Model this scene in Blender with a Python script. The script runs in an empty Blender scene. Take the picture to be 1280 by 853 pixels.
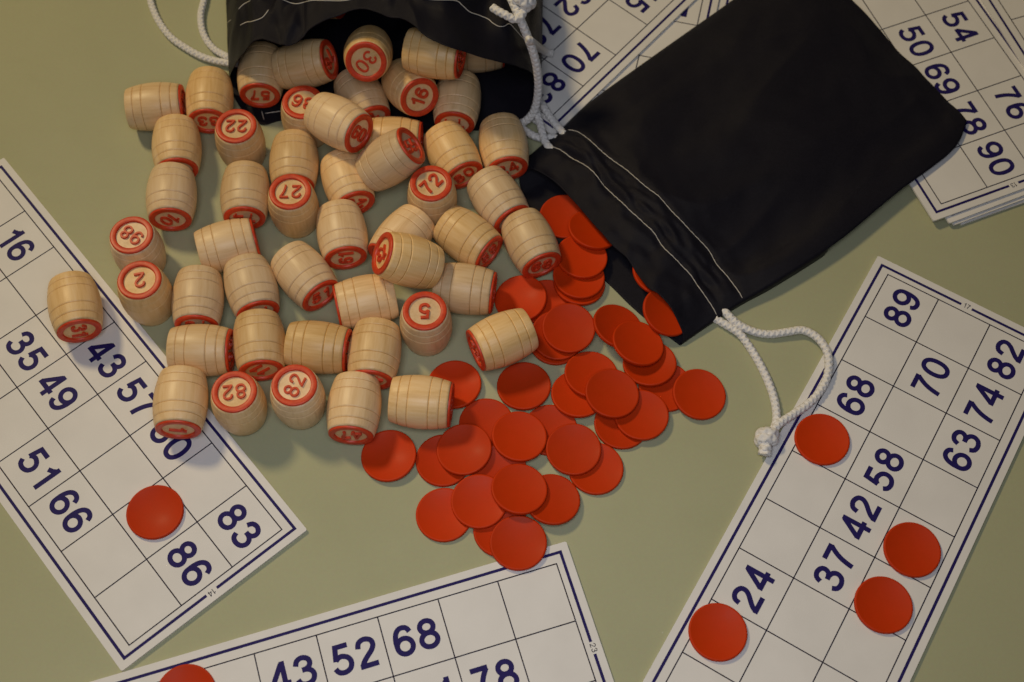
import bpy, bmesh, math, random
from mathutils import Vector, Matrix, noise
from mathutils.bvhtree import BVHTree

scene = bpy.context.scene
C = scene.collection
random.seed(7)

# ------------------------------------------------------------------ camera
CAM_H = 0.451
FPX = 1690.012          # focal length in pixels of a 1280 px wide picture
PITCH, ROLL = 0.464395, 0.0265448
fw = Vector((0, math.sin(PITCH), -math.cos(PITCH)))
_r = Vector((1, 0, 0)); _u = Vector((0, math.cos(PITCH), math.sin(PITCH)))
rt = _r * math.cos(ROLL) + _u * math.sin(ROLL)
upv = _u * math.cos(ROLL) - _r * math.sin(ROLL)
cam_d = bpy.data.cameras.new('camera')
cam = bpy.data.objects.new('camera', cam_d); C.objects.link(cam)
cam.matrix_world = Matrix(((rt.x, upv.x, -fw.x, 0), (rt.y, upv.y, -fw.y, 0), (rt.z, upv.z, -fw.z, CAM_H), (0, 0, 0, 1)))
cam_d.sensor_width = 36.0
cam_d.sensor_fit = 'HORIZONTAL'
cam_d.lens = FPX / 1280 * 36
cam_d.clip_start = 0.01; cam_d.clip_end = 20
cam_d.dof.use_dof = True
cam_d.dof.focus_distance = 0.485
cam_d.dof.aperture_fstop = 14.0
scene.camera = cam

# ------------------------------------------------------------------ world, lamps, exposure
w = bpy.data.worlds.new('World'); scene.world = w; w.use_nodes = True
bg = w.node_tree.nodes['Background']
bg.inputs[0].default_value = (0.76, 0.84, 1.0, 1); bg.inputs[1].default_value = 0.030

def area(name, loc, target, size, energy, color, shape='DISK'):
    d = bpy.data.lights.new(name, 'AREA'); d.shape = shape; d.size = size; d.energy = energy; d.color = color
    o = bpy.data.objects.new(name, d); C.objects.link(o); o.location = loc
    o.rotation_euler = (Vector(target) - Vector(loc)).to_track_quat('-Z', 'Y').to_euler()
    return o
area('room_lamp', (-0.68, 0.79, 1.06), (0.0, 0.26, 0), 0.20, 7.0, (1.0, 0.775, 0.41))
fill = area('fill_light', (-0.03, 0.02, 0.46), (-0.01, 0.13, 0), 0.20, 0.270, (0.90, 0.92, 1.0), 'SQUARE')  # added cool fill low beside the camera, not a ceiling fitting
fill.data.spread = math.radians(105)  # narrowed so the fill stays on the lower cards and discs
scene.view_settings.view_transform = 'Standard'
scene.view_settings.look = 'None'
scene.view_settings.exposure = 0.06
scene.view_settings.gamma = 1

# ------------------------------------------------------------------ helpers
def at(x, y, z):
    """point of the photograph on the horizontal plane at height z"""
    d = fw + rt * ((x - 640) / FPX) - upv * ((y - 426.5) / FPX)
    return Vector((0, 0, CAM_H)) + d * ((z - CAM_H) / d.z)

def link(name, me, mats=None, parent=None):
    o = bpy.data.objects.new(name, me); C.objects.link(o)
    if mats:
        for m in (mats if isinstance(mats, (list, tuple)) else [mats]): me.materials.append(m)
    if parent: o.parent = parent
    return o

def tag(o, label, cat, group=None, kind=None):
    if label: o['label'] = label
    if cat: o['category'] = cat
    if group: o['group'] = group
    if kind: o['kind'] = kind
    return o

def empty(name, loc=(0, 0, 0), mat=None):
    o = bpy.data.objects.new(name, None); C.objects.link(o)
    o.empty_display_size = 0.01
    if mat is not None: o.matrix_world = mat
    else: o.location = loc
    return o

def mesh(name, verts, faces, smooth=True, mi=None):
    me = bpy.data.meshes.new(name); me.from_pydata([tuple(v) for v in verts], [], faces); me.update()
    if smooth: me.polygons.foreach_set('use_smooth', [True] * len(me.polygons))
    if mi: me.polygons.foreach_set('material_index', mi)
    return me

def catmull(pts, n, closed=False):
    """n samples along a Catmull-Rom curve through pts (tuples of any length)"""
    m = len(pts); out = []
    segs = m if closed else m - 1
    for k in range(n):
        t = k / (n if closed else n - 1) * segs
        i = min(int(t), segs - 1); f = t - i
        if closed: p = [pts[(i + j - 1) % m] for j in range(4)]
        else: p = [pts[min(max(i + j - 1, 0), m - 1)] for j in range(4)]
        out.append(tuple(0.5 * (2 * b + (c - a) * f + (2 * a - 5 * b + 4 * c - d) * f * f + (3 * b - a - 3 * c + d) * f ** 3)
                         for a, b, c, d in zip(*p)))
    return out

# ------------------------------------------------------------------ materials
class NT:
    def __init__(s, name):
        s.m = bpy.data.materials.new(name); s.m.use_nodes = True
        s.t = s.m.node_tree; s.b = s.t.nodes['Principled BSDF']
    def n(s, typ, **kw):
        nd = s.t.nodes.new(typ)
        for k, v in kw.items():
            if k.startswith('i_'):
                key = k[2:]; key = int(key) if key.isdigit() else key
                nd.inputs[key].default_value = v
            else: setattr(nd, k, v)
        return nd
    def l(s, a, ao, b, bi): s.t.links.new(a.outputs[ao], b.inputs[bi])
    def ramp(s, stops):
        r = s.n('ShaderNodeValToRGB'); e = r.color_ramp.elements
        e[0].position, e[0].color = stops[0][0], stops[0][1]
        e[1].position, e[1].color = stops[-1][0], stops[-1][1]
        for p, c in stops[1:-1]: k = e.new(p); k.color = c
        return r

def rgb(r, g, b): return (r, g, b, 1)

def simple(name, col, rough, spec=0.5, noise_scale=None, amount=0.06, bump=0.0, bump_scale=4000):
    t = NT(name); t.b.inputs['Roughness'].default_value = rough
    t.b.inputs['Specular IOR Level'].default_value = spec
    tc = t.n('ShaderNodeTexCoord')
    if noise_scale:
        nz = t.n('ShaderNodeTexNoise', i_Scale=noise_scale, i_Detail=4.0)
        t.l(tc, 'Object', nz, 'Vector')
        lo = tuple(c * (1 - amount) for c in col); hi = tuple(min(1, c * (1 + amount)) for c in col)
        r = t.ramp([(0.3, rgb(*lo)), (0.7, rgb(*hi))]); t.l(nz, 'Fac', r, 'Fac'); t.l(r, 'Color', t.b, 'Base Color')
    else: t.b.inputs['Base Color'].default_value = rgb(*col)
    if bump:
        bz = t.n('ShaderNodeTexNoise', i_Scale=bump_scale, i_Detail=2.0); t.l(tc, 'Object', bz, 'Vector')
        bp = t.n('ShaderNodeBump', i_Strength=bump, i_Distance=0.0002); t.l(bz, 'Fac', bp, 'Height'); t.l(bp, 'Normal', t.b, 'Normal')
    return t.m

def make_table_mat():
    t = NT('sage_laminate'); tc = t.n('ShaderNodeTexCoord')
    a = t.n('ShaderNodeTexNoise', i_Scale=9.0, i_Detail=5.0, i_Roughness=0.6); t.l(tc, 'Object', a, 'Vector')
    r = t.ramp([(0.3, rgb(0.448, 0.455, 0.284)), (0.7, rgb(0.478, 0.483, 0.310))]); t.l(a, 'Fac', r, 'Fac')
    f = t.n('ShaderNodeTexNoise', i_Scale=900.0, i_Detail=3.0); t.l(tc, 'Object', f, 'Vector')
    mx = t.n('ShaderNodeMixRGB', blend_type='MULTIPLY', i_Fac=0.10); t.l(r, 'Color', mx, 1); t.l(f, 'Color', mx, 2)
    # a few faint scratches worn into the top
    mp = t.n('ShaderNodeMapping'); mp.inputs['Scale'].default_value = (22, 260, 1); mp.inputs['Rotation'].default_value = (0, 0, 0.9)
    t.l(tc, 'Object', mp, 'Vector')
    s = t.n('ShaderNodeTexNoise', i_Scale=1.0, i_Detail=3.0, i_Distortion=1.2); t.l(mp, 'Vector', s, 'Vector')
    sr = t.ramp([(0.62, rgb(0.52, 0.52, 0.52)), (0.72, rgb(0.62, 0.62, 0.62))]); t.l(s, 'Fac', sr, 'Fac')
    vo = t.n('ShaderNodeTexVoronoi', i_Scale=150.0); t.l(tc, 'Object', vo, 'Vector')
    dr = t.ramp([(0.035, rgb(0.55, 0.55, 0.55)), (0.06, rgb(0, 0, 0))]); t.l(vo, 'Distance', dr, 'Fac')
    sep = t.n('ShaderNodeSeparateColor'); t.l(vo, 'Color', sep, 0)
    gt = t.n('ShaderNodeMath', operation='GREATER_THAN'); gt.inputs[1].default_value = 0.93; t.l(sep, 0, gt, 0)
    dm = t.n('ShaderNodeMath', operation='MULTIPLY'); t.l(dr, 'Color', dm, 0); t.l(gt, 'Value', dm, 1)
    md = t.n('ShaderNodeMixRGB'); md.inputs[2].default_value = rgb(0.62, 0.60, 0.50); t.l(dm, 'Value', md, 0); t.l(mx, 'Color', md, 1)
    lg = t.n('ShaderNodeTexNoise', i_Scale=3.2, i_Detail=6.0, i_Roughness=0.65, i_Distortion=0.6); t.l(tc, 'Object', lg, 'Vector')
    lr = t.ramp([(0.35, rgb(0.90, 0.90, 0.88)), (0.65, rgb(1.0, 1.0, 1.0))]); t.l(lg, 'Fac', lr, 'Fac')
    ml = t.n('ShaderNodeMixRGB', blend_type='MULTIPLY', i_Fac=1.0); t.l(md, 'Color', ml, 1); t.l(lr, 'Color', ml, 2)
    t.l(ml, 'Color', t.b, 'Base Color'); t.l(sr, 'Color', t.b, 'Roughness')
    bp = t.n('ShaderNodeBump', i_Strength=0.05, i_Distance=0.0003); t.l(f, 'Fac', bp, 'Height'); t.l(bp, 'Normal', t.b, 'Normal')
    t.b.inputs['Specular IOR Level'].default_value = 0.18
    return t.m

def make_wood_mat(name, groove=False):
    t = NT(name); tc = t.n('ShaderNodeTexCoord'); oi = t.n('ShaderNodeObjectInfo')
    off = t.n('ShaderNodeVectorMath', operation='SCALE'); off.inputs[0].default_value = (3.1, 1.7, 2.3); t.l(oi, 'Random', off, 'Scale')
    ad = t.n('ShaderNodeVectorMath', operation='ADD'); t.l(tc, 'Object', ad, 0); t.l(off, 'Vector', ad, 1)
    mp = t.n('ShaderNodeMapping'); mp.inputs['Scale'].default_value = (1000, 1000, 75); t.l(ad, 'Vector', mp, 'Vector')
    g = t.n('ShaderNodeTexNoise', i_Scale=1.0, i_Detail=4.0, i_Roughness=0.65); t.l(mp, 'Vector', g, 'Vector')
    mp2 = t.n('ShaderNodeMapping'); mp2.inputs['Scale'].default_value = (240, 240, 45); t.l(ad, 'Vector', mp2, 'Vector')
    g2 = t.n('ShaderNodeTexNoise', i_Scale=1.0, i_Detail=3.0); t.l(mp2, 'Vector', g2, 'Vector')
    r1 = t.ramp([(0.30, rgb(0.68, 0.455, 0.235)), (0.50, rgb(0.83, 0.595, 0.345)), (0.72, rgb(0.90, 0.690, 0.450))])
    mixf = t.n('ShaderNodeMath', operation='MULTIPLY_ADD'); mixf.inputs[1].default_value = 0.45
    half = t.n('ShaderNodeMath', operation='MULTIPLY'); half.inputs[1].default_value = 0.55
    t.l(g2, 'Fac', half, 0); t.l(g, 'Fac', mixf, 0); t.l(half, 'Value', mixf, 2); t.l(mixf, 'Value', r1, 'Fac')
    # fine lathe turning lines round the barrel
    wv = t.n('ShaderNodeTexWave', wave_type='BANDS', bands_direction='Z', i_Scale=420.0, i_Distortion=2.0)
    t.l(ad, 'Vector', wv, 'Vector')
    # each barrel a little lighter, darker, redder or yellower than the next
    hsv = t.n('ShaderNodeHueSaturation')
    vr = t.n('ShaderNodeMapRange'); vr.inputs[3].default_value = 0.86; vr.inputs[4].default_value = 1.10; t.l(oi, 'Random', vr, 0); t.l(vr, 0, hsv, 'Value')
    m7 = t.n('ShaderNodeMath', operation='MULTIPLY'); m7.inputs[1].default_value = 7.31; fr = t.n('ShaderNodeMath', operation='FRACT')
    t.l(oi, 'Random', m7, 0); t.l(m7, 'Value', fr, 0)
    sr = t.n('ShaderNodeMapRange'); sr.inputs[3].default_value = 0.98; sr.inputs[4].default_value = 1.24; t.l(fr, 0, sr, 0); t.l(sr, 0, hsv, 'Saturation')
    if groove:
        mg = t.n('ShaderNodeMixRGB', blend_type='MULTIPLY', i_Fac=1.0); mg.inputs[2].default_value = rgb(0.62, 0.50, 0.36)
        t.l(r1, 'Color', mg, 1); t.l(mg, 'Color', hsv, 'Color')
    else: t.l(r1, 'Color', hsv, 'Color')
    t.l(hsv, 'Color', t.b, 'Base Color')
    bp = t.n('ShaderNodeBump', i_Strength=0.22, i_Distance=0.00015)
    sm = t.n('ShaderNodeMath', operation='MULTIPLY_ADD'); sm.inputs[1].default_value = 0.25; t.l(wv, 'Fac', sm, 0); t.l(g, 'Fac', sm, 2)
    t.l(sm, 'Value', bp, 'Height'); t.l(bp, 'Normal', t.b, 'Normal')
    t.b.inputs['Roughness'].default_value = 0.40; t.b.inputs['Specular IOR Level'].default_value = 0.42
    return t.m

def make_red_paint():
    t = NT('red_paint'); tc = t.n('ShaderNodeTexCoord'); oi = t.n('ShaderNodeObjectInfo')
    nz = t.n('ShaderNodeTexNoise', i_Scale=700.0, i_Detail=4.0); t.l(tc, 'Object', nz, 'Vector')
    r = t.ramp([(0.25, rgb(0.55, 0.035, 0.009)), (0.6, rgb(0.70, 0.060, 0.014)), (0.85, rgb(0.74, 0.10, 0.028))])
    t.l(nz, 'Fac', r, 'Fac')
    ad = t.n('ShaderNodeVectorMath', operation='ADD'); cb = t.n('ShaderNodeCombineXYZ'); t.l(oi, 'Random', cb, 0); t.l(tc, 'Object', ad, 0); t.l(cb, 'Vector', ad, 1)
    wn = t.n('ShaderNodeTexNoise', i_Scale=1500.0, i_Detail=5.0, i_Roughness=0.7); t.l(ad, 'Vector', wn, 'Vector')
    wr = t.ramp([(0.62, rgb(0, 0, 0)), (0.72, rgb(0.55, 0.55, 0.55))]); t.l(wn, 'Fac', wr, 'Fac')
    mx = t.n('ShaderNodeMixRGB'); mx.inputs[2].default_value = rgb(0.78, 0.38, 0.18); t.l(wr, 'Color', mx, 0); t.l(r, 'Color', mx, 1); t.l(mx, 'Color', t.b, 'Base Color')
    t.b.inputs['Roughness'].default_value = 0.42
    bp = t.n('ShaderNodeBump', i_Strength=0.2, i_Distance=0.0001); t.l(nz, 'Fac', bp, 'Height'); t.l(bp, 'Normal', t.b, 'Normal')
    return t.m

def make_plastic():
    t = NT('red_plastic'); tc = t.n('ShaderNodeTexCoord'); oi = t.n('ShaderNodeObjectInfo')
    hsv = t.n('ShaderNodeHueSaturation'); hsv.inputs['Color'].default_value = rgb(0.61, 0.040, 0.0012)
    vr = t.n('ShaderNodeMapRange'); vr.inputs[3].default_value = 0.89; vr.inputs[4].default_value = 1.06; t.l(oi, 'Random', vr, 0); t.l(vr, 0, hsv, 'Value')
    nz = t.n('ShaderNodeTexNoise', i_Scale=380.0, i_Detail=4.0); t.l(tc, 'Object', nz, 'Vector')
    mx = t.n('ShaderNodeMixRGB', blend_type='MULTIPLY', i_Fac=0.12); t.l(hsv, 'Color', mx, 1); t.l(nz, 'Color', mx, 2)
    t.l(mx, 'Color', t.b, 'Base Color')
    rr = t.n('ShaderNodeMapRange'); rr.inputs[3].default_value = 0.48; rr.inputs[4].default_value = 0.60; t.l(nz, 'Fac', rr, 0); t.l(rr, 0, t.b, 'Roughness')
    f = t.n('ShaderNodeTexNoise', i_Scale=5200.0, i_Detail=2.0); t.l(tc, 'Object', f, 'Vector')
    bp = t.n('ShaderNodeBump', i_Strength=0.16, i_Distance=0.00008); t.l(f, 'Fac', bp, 'Height'); t.l(bp, 'Normal', t.b, 'Normal')
    t.b.inputs['Specular IOR Level'].default_value = 0.17
    t.b.inputs['Coat Weight'].default_value = 0.02; t.b.inputs['Coat Roughness'].default_value = 0.24
    return t.m

def make_fabric():
    t = NT('black_nylon'); tc = t.n('ShaderNodeTexCoord')
    a = t.n('ShaderNodeTexWave', wave_type='BANDS', bands_direction='X', i_Scale=620.0, i_Distortion=0.6)
    b = t.n('ShaderNodeTexWave', wave_type='BANDS', bands_direction='Y', i_Scale=620.0, i_Distortion=0.6)
    t.l(tc, 'UV', a, 'Vector'); t.l(tc, 'UV', b, 'Vector')
    ml = t.n('ShaderNodeMath', operation='MULTIPLY'); t.l(a, 'Fac', ml, 0); t.l(b, 'Fac', ml, 1)
    nz = t.n('ShaderNodeTexNoise', i_Scale=140.0, i_Detail=5.0); t.l(tc, 'Object', nz, 'Vector')
    r = t.ramp([(0.3, rgb(0.0100, 0.0094, 0.0148)), (0.7, rgb(0.0115, 0.0108, 0.0165))]); t.l(nz, 'Fac', r, 'Fac')
    fz = t.n('ShaderNodeTexNoise', i_Scale=2600.0, i_Detail=2.0); t.l(tc, 'Object', fz, 'Vector')
    fr = t.ramp([(0.3, rgb(0.72, 0.72, 0.72)), (0.7, rgb(1.35, 1.32, 1.30))]); t.l(fz, 'Fac', fr, 'Fac')
    fm = t.n('ShaderNodeMixRGB', blend_type='MULTIPLY', i_Fac=1.0); t.l(r, 'Color', fm, 1); t.l(fr, 'Color', fm, 2); t.l(fm, 'Color', t.b, 'Base Color')
    b1 = t.n('ShaderNodeBump', i_Strength=0.06, i_Distance=0.0012); t.l(nz, 'Fac', b1, 'Height')
    b2 = t.n('ShaderNodeBump', i_Strength=0.35, i_Distance=0.00012); t.l(ml, 'Value', b2, 'Height'); t.l(b1, 'Normal', b2, 'Normal')
    t.l(b2, 'Normal', t.b, 'Normal')
    t.b.inputs['Roughness'].default_value = 0.46; t.b.inputs['Specular IOR Level'].default_value = 0.13
    t.b.inputs['Sheen Weight'].default_value = 0.0; t.b.inputs['Sheen Roughness'].default_value = 0.5
    return t.m

M_TABLE = make_table_mat()
M_WOOD = make_wood_mat('turned_birch'); M_GROOVE = make_wood_mat('turned_birch_groove', True)
M_RED = make_red_paint(); M_CHIP = make_plastic(); M_CLOTH = make_fabric()
M_CARD = simple('card_white', (0.79, 0.77, 0.745), 0.6, 0.2, 60.0, 0.035, 0.05, 2500)
M_INK = simple('navy_ink', (0.018, 0.012, 0.115), 0.6, 0.15, 500.0, 0.12)
M_LINE = simple('dark_line_ink', (0.012, 0.009, 0.030), 0.6, 0.15)
M_CORD = simple('white_cord', (0.82, 0.80, 0.78), 0.6, 0.35, 900.0, 0.05)
M_THREAD = simple('white_thread', (0.62, 0.58, 0.52), 0.6)

# ------------------------------------------------------------------ tabletop
n = 40
tv = [(-0.75 + 1.5 * i / n, -0.45 + 1.5 * j / n, 0) for j in range(n + 1) for i in range(n + 1)]
tf = [(j * (n + 1) + i, j * (n + 1) + i + 1, (j + 1) * (n + 1) + i + 1, (j + 1) * (n + 1) + i) for j in range(n) for i in range(n)]
table = link('tabletop', mesh('tabletop', tv, tf), M_TABLE)
table['kind'] = 'structure'

# ------------------------------------------------------------------ numerals (drawn as strokes in a 0.70 x 1 box)
def ell(cx, cy, rx, ry, a0, a1, n):
    return [(cx + rx * math.cos(math.radians(a0 + (a1 - a0) * k / n)), cy + ry * math.sin(math.radians(a0 + (a1 - a0) * k / n))) for k in range(n + 1)]
def digit(ch):
    """list of (polyline, closed)"""
    if ch == '0': return [([(0.35 + 0.262 * math.copysign(abs(math.cos(a)) ** 0.86, math.cos(a)), 0.5 + 0.425 * math.copysign(abs(math.sin(a)) ** 0.92, math.sin(a)))
                            for a in [k / 40 * 2 * math.pi for k in range(40)]], True)]
    if ch == '1': return [([(0.43, 0), (0.43, 1)], False), ([(0.43, 0.90), (0.33, 0.79), (0.16, 0.70)], False)]
    if ch == '2': return [(catmull([(0.10, 0.66), (0.16, 0.845), (0.35, 0.922), (0.545, 0.84), (0.585, 0.68), (0.50, 0.52), (0.33, 0.36), (0.19, 0.21), (0.13, 0.08)], 26), False),
                          ([(0.05, 0.078), (0.635, 0.078)], False)]
    if ch == '3': return [(catmull([(0.10, 0.70), (0.17, 0.86), (0.33, 0.923), (0.50, 0.86), (0.555, 0.73), (0.50, 0.60), (0.39, 0.545), (0.27, 0.535)], 22), False),
                          (catmull([(0.27, 0.535), (0.42, 0.53), (0.56, 0.45), (0.61, 0.30), (0.53, 0.14), (0.34, 0.076), (0.16, 0.13), (0.085, 0.28)], 22), False)]
    if ch == '4': return [([(0.50, 0), (0.50, 1)], False), ([(0.47, 0.93), (0.09, 0.30)], False), ([(0.02, 0.285), (0.68, 0.285)], False)]
    if ch == '5': return [([(0.60, 0.915), (0.21, 0.915), (0.145, 0.47)], False),
                          (catmull([(0.145, 0.49), (0.25, 0.575), (0.38, 0.59), (0.55, 0.50), (0.61, 0.335), (0.54, 0.155), (0.35, 0.076), (0.17, 0.125), (0.085, 0.26)], 24), False)]
    if ch == '6': return [(ell(0.355, 0.325, 0.25, 0.25, 0, 360, 30)[:-1], True),
                          (catmull([(0.105, 0.33), (0.105, 0.55), (0.16, 0.77), (0.27, 0.895), (0.40, 0.922), (0.53, 0.87), (0.595, 0.74)], 22), False)]
    if ch == '7': return [([(0.07, 0.913), (0.635, 0.913)], False), (catmull([(0.585, 0.89), (0.45, 0.68), (0.35, 0.45), (0.29, 0.20), (0.265, 0)], 18), False)]
    if ch == '8': return [(ell(0.35, 0.725, 0.215, 0.196, 0, 360, 28)[:-1], True), (ell(0.35, 0.30, 0.255, 0.225, 0, 360, 30)[:-1], True)]
    if ch == '9': return [([(0.70 - x, 1 - y) for x, y in pl], c) for pl, c in digit('6')]

def ribbons(text, h, stroke, gap=0.10):
    """quads of the stroked numerals, centred on the origin: list of strips of (left, right) points"""
    wd = [0.70 if c != '1' else 0.56 for c in text]
    tot = sum(wd) + gap * (len(text) - 1); x0 = -tot / 2; out = []
    for ch, ww in zip(text, wd):
        for pl, closed in digit(ch):
            m = len(pl); strip = []
            for k in range(m):
                if closed: a, b = pl[(k - 1) % m], pl[(k + 1) % m]; d1 = d2 = (b[0] - a[0], b[1] - a[1])
                else:
                    d1 = (pl[k][0] - pl[max(k - 1, 0)][0], pl[k][1] - pl[max(k - 1, 0)][1]) if k else (pl[1][0] - pl[0][0], pl[1][1] - pl[0][1])
                    d2 = (pl[k + 1][0] - pl[k][0], pl[k + 1][1] - pl[k][1]) if k < m - 1 else d1
                l1, l2 = math.hypot(*d1), math.hypot(*d2)
                n1 = (-d1[1] / l1, d1[0] / l1); n2 = (-d2[1] / l2, d2[0] / l2)
                nx, ny = n1[0] + n2[0], n1[1] + n2[1]; ln = math.hypot(nx, ny); nx /= ln; ny /= ln
                sc = min(1.6, 1 / max(0.3, nx * n1[0] + ny * n1[1])) * stroke / 2
                px, py = pl[k]
                strip.append((((x0 + px + nx * sc) * h, (py - 0.5 + ny * sc) * h), ((x0 + px - nx * sc) * h, (py - 0.5 - ny * sc) * h)))
            if closed: strip.append(strip[0])
            out.append(strip)
        x0 += ww + gap
    return out

def flat_text(V, F, text, h, stroke, cx, cy, ang, z):
    ca, sa = math.cos(ang), math.sin(ang)
    for k, strip in enumerate(ribbons(text, h, stroke)):
        b = len(V)
        for l, r in strip:
            for p in (l, r): V.append((cx + p[0] * ca - p[1] * sa, cy + p[0] * sa + p[1] * ca, z + (k % 4) * 6e-6))
        for i in range(len(strip) - 1): F.append((b + 2 * i, b + 2 * i + 1, b + 2 * i + 3, b + 2 * i + 2))

def raised_text(text, h, stroke, z0, z1):
    V, F = [], []
    for k, strip in enumerate(ribbons(text, h, stroke, 0.09)):
        b = len(V); zt = z1 + (k % 4) * 1.2e-5; e = 0.00008
        for l, r in strip:
            mx, my = (l[0] + r[0]) / 2, (l[1] + r[1]) / 2
            V += [(l[0], l[1], z0), (l[0] + (mx - l[0]) * 0.22, l[1] + (my - l[1]) * 0.22, zt), (r[0] + (mx - r[0]) * 0.22, r[1] + (my - r[1]) * 0.22, zt), (r[0], r[1], z0)]
        for i in range(len(strip) - 1):
            o, q = b + 4 * i, b + 4 * i + 4
            for s in range(3): F.append((o + s, o + s + 1, q + s + 1, q + s))
        for o in (b, b + 4 * (len(strip) - 1)): F.append((o, o + 1, o + 2, o + 3))
    return mesh('number_' + text, V, F, smooth=False)

# ------------------------------------------------------------------ lotto cards
CW, CH, CT = 0.021164, 0.020856, 0.0009
MX, MY = 0.0057, 0.0067
def card_mesh(CT):
    bm = bmesh.new(); r = 0.0006
    x0, x1, y0, y1 = -9 * CW - MX, MX, -3 * CH - MY, MY
    pts = []
    for cx, cy, a in ((x1 - r, y1 - r, 0), (x0 + r, y1 - r, 90), (x0 + r, y0 + r, 180), (x1 - r, y0 + r, 270)):
        pts += [(cx + r * math.cos(math.radians(a + k * 30)), cy + r * math.sin(math.radians(a + k * 30))) for k in range(4)]
    top = [bm.verts.new((x, y, 0)) for x, y in pts]; bot = [bm.verts.new((x, y, -CT)) for x, y in pts]
    bm.faces.new(top); bm.faces.new(bot[::-1])
    for i in range(len(pts)): j = (i + 1) % len(pts); bm.faces.new((top[j], top[i], bot[i], bot[j]))
    bmesh.ops.recalc_face_normals(bm, faces=bm.faces)
    me = bpy.data.meshes.new('card_sheet'); bm.to_mesh(me); bm.free(); me.materials.append(M_CARD); return me
def rect(V, F, x0, y0, x1, y1, z):
    b = len(V); V += [(x0, y0, z), (x1, y0, z), (x1, y1, z), (x0, y1, z)]; F.append((b, b + 1, b + 2, b + 3))
CARD, CARD_SINGLE = card_mesh(CT), card_mesh(0.0013)
def grid_mesh():
    V, F = [], []; lw = 0.00042; z = 3e-5
    for i in range(10): rect(V, F, -i * CW - lw / 2, -3 * CH, -i * CW + lw / 2, 0, z)
    for j in range(4): rect(V, F, -9 * CW - lw / 2, -j * CH - lw / 2, lw / 2, -j * CH + lw / 2, z + 8e-6)
    me = mesh('grid_lines', V, F, False); me.materials.append(M_LINE); return me
def border_mesh():
    V, F = [], []; bw = 0.00105; z = 3e-5
    xa, xb, ya, yb = -9 * CW - 0.0026, 0.0026, -3 * CH - 0.0036, 0.0036
    rect(V, F, xa - bw / 2, yb - bw / 2, xb + bw / 2, yb + bw / 2, z); rect(V, F, xa - bw / 2, ya - bw / 2, xb + bw / 2, ya + bw / 2, z)
    rect(V, F, xa - bw / 2, ya + bw / 2, xa + bw / 2, yb - bw / 2, z)
    rect(V, F, xb - bw / 2, ya + bw / 2, xb + bw / 2, -0.0333, z); rect(V, F, xb - bw / 2, -0.0291, xb + bw / 2, yb - bw / 2, z)
    me = mesh('border_frame', V, F, False); me.materials.append(M_INK); return me
GRID, BORDER = grid_mesh(), border_mesh()
CARD_GROUP = 'lotto cards on the table'
def lotto_card(x, y, ang, z, numbers, serial, label):
    t = empty('lotto_card', (x, y, z)); t.rotation_euler = (0, 0, ang); tag(t, label, 'card', CARD_GROUP)
    link('card_sheet', CARD_SINGLE if z == ZC else CARD, None, t)
    link('border_frame', BORDER, None, t); link('grid_lines', GRID, None, t)
    for (c, r), s in numbers.items():
        V, F = [], []
        flat_text(V, F, s, 0.0106, 0.168, -(9 - c - 0.5) * CW, -(r + 0.5) * CH, 0, 3e-5)
        link('printed_number', mesh('printed_number', V, F, False), M_INK, t)
    if serial:
        V, F = [], []; flat_text(V, F, serial, 0.0021, 0.12, 0.0029, -0.0312, -math.pi / 2, 3e-5)
        link('serial_number', mesh('serial_number', V, F, False), M_LINE, t)
    return t
ZC = 0.00134
lotto_card(0.143189, 0.258007, 1.054755, ZC, {(8, 0): '89', (8, 2): '82', (7, 1): '70', (7, 2): '74', (6, 0): '68', (6, 2): '63', (5, 1): '58', (4, 1): '42', (3, 1): '37', (2, 0): '24'}, '17',
           'white lotto card numbered 17 at lower right with four red discs on it')
lotto_card(-0.078097, 0.149745, -0.843191, ZC, {(8, 0): '83', (8, 1): '86', (6, 0): '60', (6, 2): '66', (5, 0): '57', (5, 2): '51', (4, 0): '43', (4, 1): '49', (3, 1): '35', (1, 0): '16'}, '14',
           'white lotto card numbered 14 at left with one red disc and two barrels on it')
lotto_card(0.017318, 0.140112, 0.324003, ZC, {(6, 0): '68', (5, 0): '52', (4, 0): '43', (7, 1): '78', (6, 1): '61'}, '23',
           'white lotto card numbered 23 cut by the bottom edge, touched by the disc spill')
# stack at upper right, top card 13
ZS = 4 * (CT + 0.00004)
lotto_card(0.223949, 0.313947, -1.160941, ZS, {(5, 0): '54', (5, 1): '50', (6, 1): '69', (7, 1): '78', (8, 1): '90', (7, 0): '76'}, '13',
           'white lotto card numbered 13, topmost of the upper right stack, showing 54 and 90')
for k, (dx, dy, da, lab) in enumerate([(0.0060, 0.0005, 0.012, 'lotto card directly below the top card 13 of the upper right stack'),
                                       (0.0083, -0.0002, 0.004, 'third lotto card from the top of the upper right stack'),
                                       (0.0120, 0.0000, -0.006, 'lowest lotto card of the upper right stack, sticking out furthest')]):
    lotto_card(0.223949 + dx, 0.313947 + dy, -1.160941 + da, ZS - (k + 1) * (CT + 0.00004), {}, None, lab)
lotto_card(0.2801, 0.3634, -1.2136, ZS + (CT + 0.00004), {(7, 2): '75', (8, 2): '86'}, None, 'lotto card in the top right corner, its margin lapping over the edge of card 13')
# pile at the top middle, under the cord and the flat bag
lotto_card(0.012854, 0.325170, -2.260383, 0.0036, {(5, 0): '55', (7, 0): '70', (8, 0): '83', (6, 1): '62', (7, 1): '78'}, None,
           'yellowish lotto card at top middle with upside down 70 beside the white cord')
lotto_card(0.065773, 0.333936, -1.775288, 0.0026, {(6, 0): '47'}, None, 'lotto card peeking out between the top middle card and the flat bag')
lotto_card(0.0715, 0.3350, -1.800, 0.0016, {}, None, 'lowest lotto card of the top middle pile beside the flat bag')

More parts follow.
